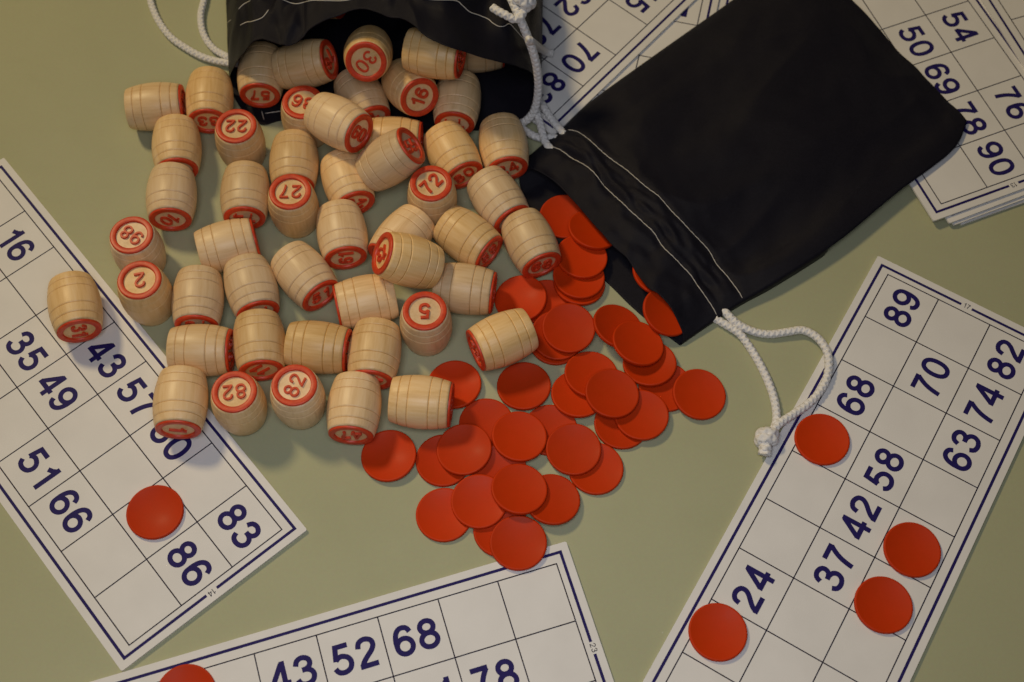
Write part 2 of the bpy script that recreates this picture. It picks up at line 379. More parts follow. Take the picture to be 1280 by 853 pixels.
# ------------------------------------------------------------------ barrels
BR, BRE, BL = 0.0096, 0.0079, 0.0221
def barrel_profile():
    """(r, z, groove) from bottom to top"""
    gs = [-0.355, -0.195, 0.150, 0.320]; gw = 0.0100; gd = 0.00026
    ts = sorted(set([k / 24 - 0.5 for k in range(25)] + [g + d for g in gs for d in (-gw, -gw * 0.45, gw * 0.45, gw)]))
    ts = [t for t in ts if not any(abs(t - g) < gw * 0.99 and abs(abs(t - g) - gw * 0.45) > 1e-6 for g in gs)]
    out = []
    for t in ts:
        r = BRE + (BR - BRE) * (1 - (2 * t) ** 2); g = any(abs(t - q) < gw * 0.6 for q in gs)
        out.append((r - (gd if g else 0), t * BL, g))
    return out
def barrel_body():
    n = 56; pr = barrel_profile(); V, F, mi, sm = [], [], [], []
    e = 0.00035
    pr = [(0.0, -BL / 2, False), (BRE - e, -BL / 2, False), (BRE - e * 0.3, -BL / 2 + e * 0.3, False)] + [(BRE + 0.00002, -BL / 2 + e, False)] + pr[1:-1]
    pr += [(BRE + 0.00002, BL / 2 - 0.00095, False), (BRE - 0.0003, BL / 2 - 0.0009, False), (0.0, BL / 2 - 0.0009, False)]
    rings = []
    for r, z, g in pr:
        if r == 0: rings.append([len(V)]); V.append((0, 0, z))
        else:
            rings.append(list(range(len(V), len(V) + n)))
            V += [(r * math.cos(2 * math.pi * k / n), r * math.sin(2 * math.pi * k / n), z) for k in range(n)]
    for i in range(len(rings) - 1):
        a, b = rings[i], rings[i + 1]
        gr = pr[i][2] and pr[i + 1][2]
        for k in range(n):
            j = (k + 1) % n
            if len(a) == 1: F.append((a[0], b[j], b[k])); mi.append(0); sm.append(False)
            elif len(b) == 1: F.append((a[k], a[j], b[0])); mi.append(0); sm.append(False)
            else: F.append((a[k], a[j], b[j], b[k])); mi.append(1 if gr else 0); sm.append(True)
    me = mesh('barrel_body', V, F, False, mi); me.polygons.foreach_set('use_smooth', sm)
    me.materials.append(M_WOOD); me.materials.append(M_GROOVE); return me
def barrel_rim():
    n = 56; ri = 0.00575; zb, zt = BL / 2 - 0.00092, BL / 2; V, F = [], []
    pr = [(BRE + 0.00006, zb + 0.0001), (BRE + 0.00006, zt - 0.0003), (BRE - 0.0002, zt - 0.00005), (BRE - 0.0004, zt), (ri + 0.0003, zt), (ri + 0.00008, zt - 0.0001), (ri, zb)]
    for r, z in pr: V += [(r * math.cos(2 * math.pi * k / n), r * math.sin(2 * math.pi * k / n), z) for k in range(n)]
    for i in range(len(pr) - 1):
        for k in range(n): j = (k + 1) % n; F.append((i * n + k, i * n + j, (i + 1) * n + j, (i + 1) * n + k))
    me = mesh('barrel_rim', V, F); me.materials.append(M_RED); return me
BODY, RIM = barrel_body(), barrel_rim()
NUM = {}
BOLD = {'16', '72', '68', '47', '5', '44'}
def number_mesh(s):
    if s not in NUM:
        NUM[s] = raised_text(s, 0.0058 if len(s) > 1 else 0.0062, 0.19 if s in BOLD else 0.145, BL / 2 - 0.00091, BL / 2 - 0.00008)
        NUM[s].materials.append(M_RED)
    return NUM[s]
BARRELS = [
    ["40", [-0.14407, 0.32133, 0.0096], [0.9907, 0.1361, 0.0], [0.1361, -0.9904, 0.0262]],
    ["33", [-0.12344, 0.32523, 0.0096], [0.0868, -0.9962, 0.0], [-0.9932, -0.0865, 0.0785]],
    ["22", [-0.10839, 0.30456, 0.01105], [0.0, 0.0, 1.0], [-0.9994, -0.0349, -0.0]],
    ["9", [-0.13332, 0.3018, 0.0096], [0.1615, -0.9869, 0.0], [-0.9687, -0.1585, 0.1908]],
    ["10", [-0.13231, 0.27928, 0.0096], [0.093, -0.9957, 0.0], [-0.8832, -0.0825, -0.4617]],
    ["98", [-0.14111, 0.25456, 0.01105], [0.0, 0.0, 1.0], [-0.866, 0.5, 0.0]],
    ["2", [-0.1354, 0.23576, 0.01105], [0.0, 0.0, 1.0], [-0.9724, -0.2334, -0.0]],
    ["74", [-0.10413, 0.28083, 0.0096], [0.0871, -0.9962, 0.0], [-0.9924, -0.0868, 0.0872]],
    ["27", [-0.0847, 0.27535, 0.01105], [0.0, 0.0, 1.0], [-0.9994, -0.0349, -0.0]],
    ["50", [-0.08675, 0.29593, 0.0096], [0.0748, -0.9972, 0.0], [-0.9948, -0.0746, 0.0698]],
    ["64", [-0.10811, 0.25817, 0.0096], [0.9509, 0.3095, 0.0], [0.2282, -0.7011, 0.6756]],
    ["75", [-0.11638, 0.23442, 0.0096], [0.0734, -0.9973, 0.0], [-0.9935, -0.0731, 0.0872]],
    ["76", [-0.09718, 0.23986, 0.0096], [0.3361, -0.9418, 0.0], [-0.9229, -0.3294, 0.1994]],
    ["39", [-0.11254, 0.21405, 0.0096], [1.0, 0.0073, 0.0], [0.0062, -0.848, -0.5299]],
    ["11", [-0.09175, 0.21681, 0.0096], [0.1712, -0.9852, 0.0], [-0.5929, -0.103, 0.7986]],
    ["12", [-0.07022, 0.21649, 0.0096], [0.9949, -0.1004, 0.0], [-0.0479, -0.4747, -0.8788]],
    ["51", [-0.07802, 0.24597, 0.0096], [0.6342, -0.7732, 0.0], [0.7689, 0.6307, -0.1045]],
    ["1", [-0.11694, 0.19265, 0.01094], [0.0518, -0.9987, 0.0], [-0.3086, -0.016, -0.9511]],
    ["82", [-0.09612, 0.19256, 0.01105], [0.0, 0.0, 1.0], [-0.9863, -0.165, -0.0]],
    ["82", [-0.0755, 0.19564, 0.01105], [0.0, 0.0, 1.0], [0.342, 0.9397, 0.0]],
    ["44", [-0.04979, 0.21449, 0.0096], [-0.051, -0.9987, 0.0], [-0.969, 0.0495, 0.2419]],
    ["47", [-0.0555, 0.19274, 0.0096], [-0.0333, -0.9994, 0.0], [-0.9885, 0.033, -0.1478]],
    ["65", [-0.03167, 0.19578, 0.0096], [0.9969, -0.0789, 0.0], [0.0028, 0.0348, -0.9994]],
    ["5", [-0.03161, 0.22627, 0.01105], [0.0, 0.0, 1.0], [-0.9962, -0.0872, -0.0]],
    ["14", [-0.05451, 0.23603, 0.0096], [-0.9679, -0.2514, 0.0], [-0.1257, 0.4839, -0.866]],
    ["61", [-0.0655, 0.26444, 0.0096], [0.2122, -0.9772, 0.0], [0.0937, 0.0203, 0.9954]],
    ["20", [-0.0653, 0.28796, 0.0096], [0.3487, -0.9372, 0.0], [-0.8351, -0.3107, 0.454]],
    ["55", [-0.0483, 0.29159, 0.02053], [0.7762, 0.2281, 0.5878], [0.3003, 0.686, -0.6627]],
    ["60", [-0.06859, 0.30492, 0.0251], [0.8101, -0.5696, 0.1392], [0.3666, 0.3067, -0.8784]],
    ["28", [-0.04858, 0.30793, 0.0096], [0.9998, -0.0204, 0.0], [0.0004, 0.0174, -0.9998]],
    ["80", [-0.0251, 0.30196, 0.0096], [0.4494, -0.8933, 0.0], [0.7995, 0.4022, 0.4462]],
    ["24", [-0.00527, 0.30647, 0.0096], [0.1703, -0.9854, 0.0], [0.9037, 0.1562, 0.3987]],
    ["72", [-0.03208, 0.28058, 0.01105], [0.0, 0.0, 1.0], [0.6494, 0.7604, 0.0]],
    ["3", [-0.00677, 0.28178, 0.0096], [0.53, -0.848, 0.0], [0.8407, 0.5255, 0.1305]],
    ["68", [0.00616, 0.26281, 0.0096], [0.4067, -0.9135, 0.0], [0.901, 0.4012, -0.165]],
    ["59", [-0.01776, 0.26425, 0.0096], [0.7863, -0.6179, 0.0], [0.6055, 0.7705, 0.1994]],
    ["7", [-0.04276, 0.2631, 0.0096], [-0.5472, -0.837, 0.0], [-0.327, 0.2138, 0.9205]],
    ["13", [-0.03858, 0.24595, 0.02324], [-0.8562, -0.0397, 0.515], [-0.5157, 0.1241, -0.8478]],
    ["18", [-0.01811, 0.24229, 0.0096], [0.9911, -0.1328, 0.0], [0.0231, 0.1721, -0.9848]],
    ["26", [-0.0036, 0.22074, 0.0114], [-0.8926, -0.4509, 0.0], [0.4411, -0.8731, 0.2079]],
    ["31", [-0.16064, 0.2297, 0.01094], [0.3111, -0.9504, 0.0], [-0.1732, -0.0567, -0.9833]],
    ["57", [-0.10382, 0.33763, 0.0106], [0.0524, -0.9986, 0.0], [-0.9983, -0.0524, 0.0262]],
    ["78", [-0.08506, 0.33693, 0.01889], [0.9455, 0.0049, 0.3256], [-0.0318, -0.9937, 0.107]],
    ["30", [-0.05866, 0.33337, 0.03141], [0.0211, -0.8384, 0.5446], [-0.6522, -0.4244, -0.6281]],
    ["32", [-0.03271, 0.33064, 0.0358], [0.9729, -0.2252, 0.0523], [0.0743, 0.0901, -0.9932]],
    ["16", [-0.04313, 0.32825, 0.01741], [0.4445, -0.7898, 0.4226], [0.4153, 0.5997, 0.684]],
    ["71", [-0.02446, 0.32643, 0.0106], [-0.0542, -0.9985, 0.0], [-0.9911, 0.0538, -0.1219]],
    ["48", [-0.06252, 0.32667, 0.0106], [0.4357, -0.9001, 0.0], [-0.5786, -0.2801, 0.766]],
    ["36", [-0.08389, 0.3167, 0.01105], [0.0, 0.0, 1.0], [-0.9613, 0.2756, 0.0]],
    ["58", [-0.0175, 0.35, 0.015], [1, 0.1, 0], [0, 0, 1]],
    ["19", [-0.081, 0.368, 0.026], [0.9, -0.35, 0], [0, 0, 1]]
]
BLAB = [
    'leftmost barrel of the upper edge of the spill, lying sideways with red end facing right',
    'lying barrel partly behind the upright 22, left of the gathered bag mouth',
    'upright barrel showing red number 22 just below the left corner of the gathered bag',
    'lying barrel left of the upright 22, its red end hidden by the barrel showing 10',
    'lying barrel showing 10 on its red end, above and right of the upright 98',
    'upright barrel at far left showing red number 98, directly above the upright 2',
    'upright barrel showing a single red 2 beside the card numbered 14',
    'lying barrel left of the upright 27 with its red end just above a sideways barrel',
    'upright barrel showing red number 27 with another barrel lying right behind it',
    'lying barrel directly behind the upright 27 and below the upright 36',
    'sideways barrel tilted upward to the right, between the upright 2 and the upright 27',
    'lying barrel right of the upright 2, its end tucked behind a sideways barrel below',
    'lying barrel in the middle left, just above the barrel whose red end shows 11',
    'sideways barrel above the barrel showing 1, grooves upright and red end to the right',
    'lying barrel showing 11 on its red end, right behind the two uprights showing 82',
    'sideways barrel with bright highlight, between the 11 barrel and the barrel left of the 5',
    'lying barrel pointing down right with dark red end, left of the barrel showing 61',
    'lying barrel showing a red 1, resting on the inner edge of card 14',
    'upright barrel showing 82 upside down, right next to the barrel showing 1',
    'upright barrel showing 82 turned upward, right of the other upright 82',
    'lying barrel left below the upright 5, its red end behind the lowest middle barrel',
    'lying barrel at the bottom of the spill showing 47, touching the lone lower left disc',
    'sideways barrel at the bottom of the spill, its red end over a red disc',
    'upright barrel showing red number 5 in the lower middle of the spill',
    'sideways barrel left of the upright 5 with thin red edge at its left end',
    'lying barrel showing 61 on its red end, left of the barrel showing 13',
    'lying barrel in the middle just above the barrel showing 61, left of the 72',
    'tilted barrel showing red 55, its end raised toward the gathered bag',
    'barrel showing 60 lying on top of others, right of the upright 36',
    'sideways barrel half hidden behind the tilted 55, below the barrel showing 16',
    'lying barrel showing 80 on its red end, right behind the upright 72',
    'lying barrel touching the corner of the flat bag, below the gathered bag mouth',
    'upright barrel showing red number 72 in the middle of the spill',
    'lying barrel right of the upright 72 pressed end-on against the barrel showing 68',
    'lying barrel showing 68 nearest the discs in the mouth of the flat bag',
    'lying barrel showing 59 pointing down right, below the upright 72',
    'lying barrel half covered by the raised 13, left below the upright 72',
    'tilted barrel showing red 13 at its left end, lying over a neighbour',
    'sideways barrel showing 18 on its red end, right of the upright 5',
    'barrel lying on the red discs alone, numbered end to the lower left',
    'lone barrel showing 31 standing off on the left card',
    'dark shaded lying barrel at the left inside the gathered bag',
    'half shaded barrel showing 78 inside the gathered bag mouth',
    'barrel showing red 30 facing up from inside the gathered bag',
    'topmost barrel in the gathered bag, lying sideways under its right lip',
    'barrel showing red 16 leaning at the gathered bag mouth',
    'lying barrel at the right of the gathered bag mouth, right of the 16',
    'lying barrel below the 30 and behind the 60, only a sliver of red end showing',
    'upright barrel showing red 36 under the lip of the gathered bag, partly behind the 60',
    'barrel in deep shade at the right inside the gathered bag',
    'barrel in deep shade behind the barrel showing 78 in the gathered bag'
]
for (num, c, a, v), lab in zip(BARRELS, BLAB):
    z = Vector(a).normalized(); x = Vector(v); x = (x - z * x.dot(z)).normalized(); y = z.cross(x)
    m = Matrix(((x.x, y.x, z.x, c[0]), (x.y, y.y, z.y, c[1]), (x.z, y.z, z.z, c[2]), (0, 0, 0, 1)))
    m = m @ Matrix.Diagonal((random.uniform(0.988, 1.006), random.uniform(0.988, 1.006), random.uniform(0.982, 1.006), 1))
    t = empty('lotto_barrel', mat=m); tag(t, lab, 'barrel', 'wooden lotto barrels spilled from the bag')
    link('body', BODY, None, t); link('rim', RIM, None, t); link('number', number_mesh(num), None, t)

# ------------------------------------------------------------------ red discs
def disc_mesh():
    n = 72; R, H = 0.0099, 0.00155; V, F = [], []
    pr = [(0.0, 0.0), (R - 0.0005, 0.0), (R - 0.00015, 0.00012), (R, 0.0004), (R, H - 0.0004), (R - 0.00012, H - 0.00012), (R - 0.0004, H), (R - 0.00075, H - 0.00002), (R - 0.00105, H - 0.00020), (0.0, H - 0.00022)]
    rings = []
    for r, z in pr:
        if r == 0: rings.append([len(V)]); V.append((0, 0, z))
        else: rings.append(list(range(len(V), len(V) + n))); V += [(r * math.cos(2 * math.pi * k / n), r * math.sin(2 * math.pi * k / n), z) for k in range(n)]
    for i in range(len(rings) - 1):
        a, b = rings[i], rings[i + 1]
        for k in range(n):
            j = (k + 1) % n
            if len(a) == 1: F.append((a[0], b[j], b[k]))
            elif len(b) == 1: F.append((a[k], a[j], b[0]))
            else: F.append((a[k], a[j], b[j], b[k]))
    me = mesh('red_disc', V, F); me.materials.append(M_CHIP); return me
DISC = disc_mesh()
DISCS = [
    ["red disc wedged under the discs right beside the barrel showing 68", [0.01289, 0.24188, 0.0, 0.0, 0.0]],
    ["lowest of three fanned discs right of the barrel lying on discs", [0.01602, 0.22593, 0.00099, -0.0314, 0.09664]],
    ["middle of three fanned discs right of the barrel lying on discs", [0.01683, 0.22708, 0.00272, -0.0314, 0.09664]],
    ["lower of two nearly aligned discs under the mouth of the flat bag", [0.02489, 0.25026, 0.0011, -0.0914, -0.06641]],
    ["upper of two nearly aligned discs under the mouth of the flat bag", [0.02462, 0.25217, 0.00264, -0.0914, -0.06641]],
    ["red disc over the two aligned discs, right in front of the flat bag mouth", [0.02565, 0.26038, 0.00364, -0.0914, -0.06641]],
    ["uppermost red disc in the flat bag mouth, right of the barrels showing 68", [0.01929, 0.28033, 0.0, 0.0, 0.0]],
    ["red disc sliding out of the flat bag mouth on top of its neighbours", [0.02996, 0.27228, 0.00363, -0.18844, -0.22475]],
    ["red disc between the sideways 18 barrel and the barrel showing 68", [0.00297, 0.24256, 0.00162, 0.16336, -0.0]],
    ["uppermost of three fanned discs right of the barrel lying on discs", [0.02088, 0.22931, 0.00445, -0.0314, 0.09664]],
    ["mostly hidden red disc under the rightmost disc of the spill", [0.05667, 0.20828, 0.0, 0.0, 0.0]],
    ["rightmost red disc of the spill, lying fully visible on the table", [0.06868, 0.20515, 0.0013, -0.12464, 0.0405]],
    ["red disc mostly hidden in the gap between the lower heap and the centre right group", [0.01467, 0.18994, 0.0, 0.0, 0.0]],
    ["lowest red disc of the centre right group, only its lower left showing", [0.04036, 0.19318, 0.0, 0.0, 0.0]],
    ["red disc at the lower right of the centre right group, fanned below two others", [0.04748, 0.19614, 0.00164, 0.0, 0.0]],
    ["red disc just under the lower corner of the flat bag, partly covered from upper left", [0.05098, 0.21679, 0.00158, 0.07242, -0.14214]],
    ["red disc at the left of the centre right group, under two others", [0.02467, 0.20393, 0.00117, 0.00321, -0.11814]],
    ["red disc in the centre right group, mostly covered by the disc at its lower right", [0.02929, 0.21137, 0.00226, -0.07369, -0.13032]],
    ["red disc below the flat bag mouth, partly under the disc at its lower right", [0.03904, 0.23063, 0.00375, -0.33058, -0.18526]],
    ["red disc on top of the right hand group, just left of the bag corner", [0.04619, 0.22326, 0.00518, -0.2531, -0.16776]],
    ["fully visible red disc on top of the centre right group", [0.03664, 0.20313, 0.00439, -0.10712, -0.04212]],
    ["red disc behind the pale shiny disc, upper left of the lower heap", [-0.00845, 0.19177, 0.0, 0.0, 0.0]],
    ["red disc mostly hidden between the pale shiny disc and its right neighbours", [-0.00332, 0.17342, 0.00084, -0.02661, 0.08189]],
    ["rightmost red disc of the lower heap, half under another", [0.03098, 0.17561, 0.0, 0.0, 0.0]],
    ["red disc under the pale shiny disc at the left of the lower heap", [-0.02335, 0.17713, 0.0, 0.0, 0.0]],
    ["fully visible red disc in the middle of the lower heap", [0.00347, 0.18602, 0.00265, -0.07558, -0.06884]],
    ["red disc alone below the barrel that lies on discs", [0.00481, 0.20671, 0.00083, 0.03835, -0.07526]],
    ["fully visible red disc at the right of the lower heap", [0.02297, 0.18207, 0.00164, 0.0, 0.0]],
    ["pale shiny red disc tilted to the light at the left of the lower heap", [-0.01589, 0.18054, 0.00267, 0.1044, -0.01654]],
    ["red disc mostly hidden under the lowest disc of the heap", [-0.00187, 0.15182, 0.0, 0.0, 0.0]],
    ["lowest left red disc of the heap lying on the bare table", [-0.02213, 0.15681, 0.0, 0.0, 0.0]],
    ["lowest red disc of the heap, overlapping the card numbered 23", [0.00405, 0.14681, 0.00164, 0.0, 0.0]],
    ["red disc at the right of the bottom group, on the bare table", [0.01547, 0.16287, 0.00165, -0.08718, -0.14226]],
    ["red disc left of the topmost bottom disc, over the lowest left one", [-0.00997, 0.16142, 0.00208, -0.00087, 0.04478]],
    ["topmost red disc of the bottom group of the lower heap", [0.00388, 0.16555, 0.00392, -0.0876, -0.14212]],
    ["lone red disc at lower left, next to the barrel showing 47", [-0.04272, 0.17807, 0.00083, 0.08402, -0.01331]],
    ["red disc beside the end of the lowest sideways barrel, left of the main heap", [-0.02061, 0.2066, 0.00084, 0.05003, -0.06887]],
    ["single red disc on the left card numbered 14", [-0.12259, 0.15453, 0.00134, 0.0, 0.0]],
    ["red disc on the bottom card, cut by the lower edge of the photo", [-0.10366, 0.09228, 0.00134, 0.0, 0.0]],
    ["red disc on card 17 beside the white knot of the cord", [0.11227, 0.18859, 0.00134, 0.0, 0.0]],
    ["red disc on card 17 nearest its right edge, above another disc", [0.14025, 0.1482, 0.00134, 0.0, 0.0]],
    ["red disc on card 17 just below left of the one at its right edge", [0.12836, 0.12843, 0.00134, 0.0, 0.0]],
    ["red disc on card 17 below the number 24", [0.07167, 0.11759, 0.00134, 0.0, 0.0]],
    ["tilted red disc hanging out at the lower corner of the flat bag mouth", [0.05761, 0.23741, 0.0042, -0.3, 0.06]],
    ["thin sliver of a red disc under the lip of the flat bag", [0.05439, 0.25452, 0.0042, -0.2, 0.05]]
]
for lab, (x, y, z, bx, by) in DISCS:
    nrm = Vector((-bx, -by, 1)).normalized()
    q = Vector((0, 0, 1)).rotation_difference(nrm).to_matrix().to_4x4()
    o = link('red_disc', DISC); o.matrix_world = Matrix.Translation((x, y, z + 0.00003)) @ q @ Matrix.Rotation(random.uniform(0, 6.28), 4, 'Z')
    tag(o, lab, 'disc', 'red plastic discs')

# ------------------------------------------------------------------ cords and threads
def tube(name, pts, r, mat, parent, braid=True, per=0.0021, step=0.00022, sides=24, flat=1.0):
    """braided cord through world points"""
    L = sum((Vector(pts[i + 1]) - Vector(pts[i])).length for i in range(len(pts) - 1))
    m = max(8, int(L / step)); cs = [Vector(p) for p in catmull([tuple(p) for p in pts], m)]
    V, F = [], []; N = Vector((0, 0, 1)); s = 0
    for i, p in enumerate(cs):
        T = (cs[min(i + 1, m - 1)] - cs[max(i - 1, 0)]).normalized()
        N = (N - T * N.dot(T)).normalized(); Bn = T.cross(N)
        if i: s += (p - cs[i - 1]).length
        endf = min(1, math.sqrt(min(i, m - 1 - i) / 3 + 0.02)) if not braid else 1
        for k in range(sides):
            th = 2 * math.pi * k / sides; rr = r * endf
            if braid:
                a, b = 3 * th + s * 2 * math.pi / per, 3 * th - s * 2 * math.pi / per
                rr *= 0.97 + 0.17 * (max(math.sin(a), math.sin(b + 1.57)) - 0.45)
            V.append(p + N * (math.sin(th) * rr * flat) + Bn * (math.cos(th) * rr))
    for i in range(m - 1):
        for k in range(sides): j = (k + 1) % sides; F.append((i * sides + k, i * sides + j, (i + 1) * sides + j, (i + 1) * sides + k))
    F.append(tuple(range(sides))[::-1]); F.append(tuple((m - 1) * sides + k for k in range(sides)))
    me = mesh(name, V, F)
    return link(name, me, mat, parent)

CR = 0.00150
# ------------------------------------------------------------------ bags
def grid_surface(rows, nu):
    """loft: rows of equal-length point lists -> verts and quads with uv"""
    V = [p for r in rows for p in r]; m = len(rows[0]); F = []
    for i in range(len(rows) - 1):
        for k in range(m - 1): F.append((i * m + k, i * m + k + 1, (i + 1) * m + k + 1, (i + 1) * m + k))
    return V, F, m

def add_uv(me, m, rows, su, sv):
    uv = me.uv_layers.new(name='UVMap')
    for lp in me.loops:
        i, k = divmod(lp.vertex_index, m); uv.data[lp.index].uv = (k / m * su, i / rows * sv)

def solidify(o, t):
    md = o.modifiers.new('thickness', 'SOLIDIFY'); md.thickness = t; md.offset = 0.0

# --- the flat bag of discs
FLAT = empty('drawstring_bag', at(900, 250, 0)); tag(FLAT, 'flat black drawstring bag at right with red discs spilling from its mouth', 'bag', 'black drawstring bags')
def put(o, root):
    bpy.context.view_layer.update()
    o.parent = root; o.matrix_parent_inverse = root.matrix_world.inverted(); return o
def resample(pl, n):
    """equal-arc samples of a polyline of tuples"""
    f = catmull(pl, 200); d = [0]
    for i in range(1, 200): d.append(d[-1] + math.dist(f[i][:2], f[i - 1][:2]))
    out = []; j = 0
    for k in range(n):
        t = d[-1] * k / (n - 1)
        while j < 198 and d[j + 1] < t: j += 1
        u = (t - d[j]) / max(1e-9, d[j + 1] - d[j]); out.append(tuple(a + (b - a) * u for a, b in zip(f[j], f[j + 1])))
    return out
# rows run from the left edge to the right edge of the bag; (px, py, height in mm)
lip = [(648, 212, 5), (658, 211, 7), (672, 214, 9), (695, 225, 11), (720, 250, 12), (745, 281, 12), (765, 304, 11.5), (784, 322, 11), (799, 344, 10.5), (811, 361, 10), (823, 369, 9.5), (836, 383, 8.5), (846, 400, 7), (853, 415, 4.5), (853, 428, 1.6)]
st1 = [(683, 178, 5), (688, 182.3, 7), (703, 186, 9), (718, 195, 10.5), (733.5, 206, 11.5), (749, 221.4, 12), (766, 239, 12), (786, 260.5, 12), (803, 276, 11.5), (820, 293, 11), (834, 313, 10), (851, 328.6, 9), (864.5, 344, 7.5), (878, 364, 6), (890, 381, 4.5), (898, 396, 2.8)]
st2 = [(704, 160, 5), (710, 163, 7), (723, 166, 9), (742, 179, 11), (762.4, 196, 11.5), (783, 213, 11.5), (800, 230, 11.5), (823.7, 250.3, 11), (844, 270.7, 10.5), (861, 287.8, 9.5), (885, 310, 8), (897, 330, 6.5), (912, 347, 6), (922, 362, 5), (929, 376, 3.6)]
mid1 = [(738, 128, 4.6), (750, 135, 8), (780, 160, 11), (830, 205, 11.5), (880, 250, 10), (925, 295, 8), (955, 327, 7), (975, 349, 5.0)]
mid2 = [(815, 72, 4.6), (829, 80, 8), (858, 108, 10.5), (908, 155, 11), (960, 205, 9.5), (1000, 245, 8), (1032, 285, 7), (1048, 301, 5.6)]
mid3 = [(900, 12, 4.6), (914, 19, 7.5), (942, 46, 9.5), (985, 92, 10), (1036, 145, 9), (1076, 190, 7.8), (1110, 225, 6.8), (1122, 240, 5.8)]
mid4 = [(958, -30, 4.6), (971, -24, 7), (1004, 3, 8.5), (1048, 42, 8.8), (1096, 90, 8), (1140, 133, 7.2), (1176, 174, 6.4), (1190, 188, 5.4)]
end = [(1000, -59, 4.6), (1014, -48, 5.4), (1036, -24, 6.2), (1062, 1, 6.6), (1100, 36, 6.8), (1142, 82, 6.6), (1190, 128, 6.4), (1208, 151, 5.6)]
nu = 110
ctrl = [resample(r, nu) for r in (lip, st1, st2, mid1, mid2, mid3, mid4, end)]
nv = 130
colsU = [catmull([ctrl[i][k] for i in range(len(ctrl))], nv) for k in range(nu)]
def wrinkle(p, s, t):
    a = 0.0036 * noise.noise(Vector((s * 4.2, t * 3.1, 1.3))) + 0.0003 * noise.noise(Vector((s * 19 + t * 6, t * 11, 4.1)))
    a += 0.0026 * (0.22 - abs(noise.noise(Vector((s * 3.4 + t * 2.2, t * 4.4 - s * 1.5, 9.1)))))
    hem = math.exp(-((s - 0.17) / 0.10) ** 2)
    a += hem * 0.0019 * noise.noise(Vector((s * 26, t * 13, 2.2)))
    a += 0.0015 * math.exp(-((s - 0.45 - 0.2 * t) / 0.05) ** 2) * noise.noise(Vector((t * 6, s * 3, 7.7)))
    fade = min(1, t * 9, (1 - t) * 9)
    return a * max(0, fade)
upper = []
for j in range(nv):
    row = []
    for k in range(nu):
        px, py, h = colsU[k][j]; t = k / (nu - 1); s = j / (nv - 1)
        p = at(px, py, max(0.5, h) * 0.001); p.z = max(p.z + wrinkle(p, s, t), 0.0014)
        # two stitched channels dip slightly
        for sc in (1 / 7, 2 / 7): p.z -= 0.0006 * math.exp(-((s - sc) / 0.012) ** 2) * min(1, t * 12, (1 - t) * 12)
        row.append(p)
    upper.append(row)
low_lip = [(648, 213), (650, 234), (661, 262), (686, 293), (720, 324), (757, 352), (790, 384), (822, 411), (850, 432)]
lowc = resample(low_lip, nu)
lower = []
for j in range(nv):
    row = []
    for k in range(nu):
        u = upper[j][k]; t = k / (nu - 1); s = j / (nv - 1)
        # the lower cloth lies on the table, or on the cards where the bag reaches over them
        e0, e1 = upper[j][0].z, upper[j][-1].z
        zl = min((e0 * (1 - t) ** 3 + 0.00045 * (1 - (1 - t) ** 3)), u.z - 0.0004) if s < 0.55 else min(e0 * (1 - t) + e1 * t - 0.0003, u.z - 0.0004)
        zl = min(zl, u.z - 0.0003)
        if s < 0.55 and t > 0.06: zl = min(zl, max(0.00045, e0 * max(0, 1 - t / 0.25)))
        p = Vector((u.x, u.y, max(0.0004, zl)))
        if s < 2 / 7:
            f = 1 - s / (2 / 7); q = at(lowc[k][0], lowc[k][1], 0.00045); p.x += (q.x - upper[0][k].x) * f * f; p.y += (q.y - upper[0][k].y) * f * f
            if f > 0.1: p.z = min(p.z, 0.00045 + 0.004 * max(0, 1 - t / 0.10) * (1 if t < 0.1 else 0))
        row.append(p)
    lower.append(row)
# one closed strip: upper sheet, round the side seams, lower sheet
rows = []
for j in range(nv): rows.append(upper[j] + lower[j][::-1] + [upper[j][0]])
V, F, m = grid_surface(rows, None)
ncap = 2 * nu
last = (nv - 1) * m
for k in range(nu - 1): F.append((last + k, last + k + 1, last + 2 * nu - 2 - k, last + 2 * nu - 1 - k))
me = mesh('cloth', V, F); add_uv(me, m, nv, 1.0, 0.55)
cloth = put(link('cloth', me, M_CLOTH), FLAT)
bmx = bmesh.new(); bmx.from_mesh(me); bmesh.ops.remove_doubles(bmx, verts=bmx.verts, dist=0.00001); bmesh.ops.recalc_face_normals(bmx, faces=bmx.faces); bmx.to_mesh(me); bmx.free()
solidify(cloth, 0.0003)
for ri, nm in ((1, 'stitching'), (2, 'stitching')):
    j = round((nv - 1) * ri / 7)
    pts = [upper[j][k] + Vector((0, 0, 0.00022 + 0.00012 * math.sin(k * 2.1))) for k in range(2, nu - 1, 1)]
    put(tube(nm, pts, 0.00016, M_THREAD, None, False, step=0.0004, sides=6), FLAT)
# its drawstring: right loop with the knot, left loops running under the other bag
outer = [at(901, 388, .0017), at(907, 391, .0024), at(914, 398, .0026), at(925, 407, .0024), at(943, 415, .002), at(962, 418, .0018), at(985, 415, .002), at(1003, 413, .0024), at(1020, 421, .003), at(1032, 436, .0036), at(1036, 453, .0036), at(1033, 474, .003), at(1023, 492, .0028), at(1008, 507, .003), at(990, 519, .0036), at(974, 530, .0042), at(964, 543, .0044), at(957, 556, .0038), at(953, 568, .0028)]
inner = [at(893, 398, .0016), at(900, 402, .0017), at(912, 409, .0020), at(925, 418, .0022), at(937, 434, .0017), at(948, 452, .0016), at(958, 472, .0016), at(966, 493, .0016), at(970, 512, .0018), at(970, 528, .0024), at(964, 541, .003), at(955, 550, .0028)]
put(tube('drawstring', outer, CR, M_CORD, None), FLAT)
put(tube('drawstring', inner, CR, M_CORD, None), FLAT)
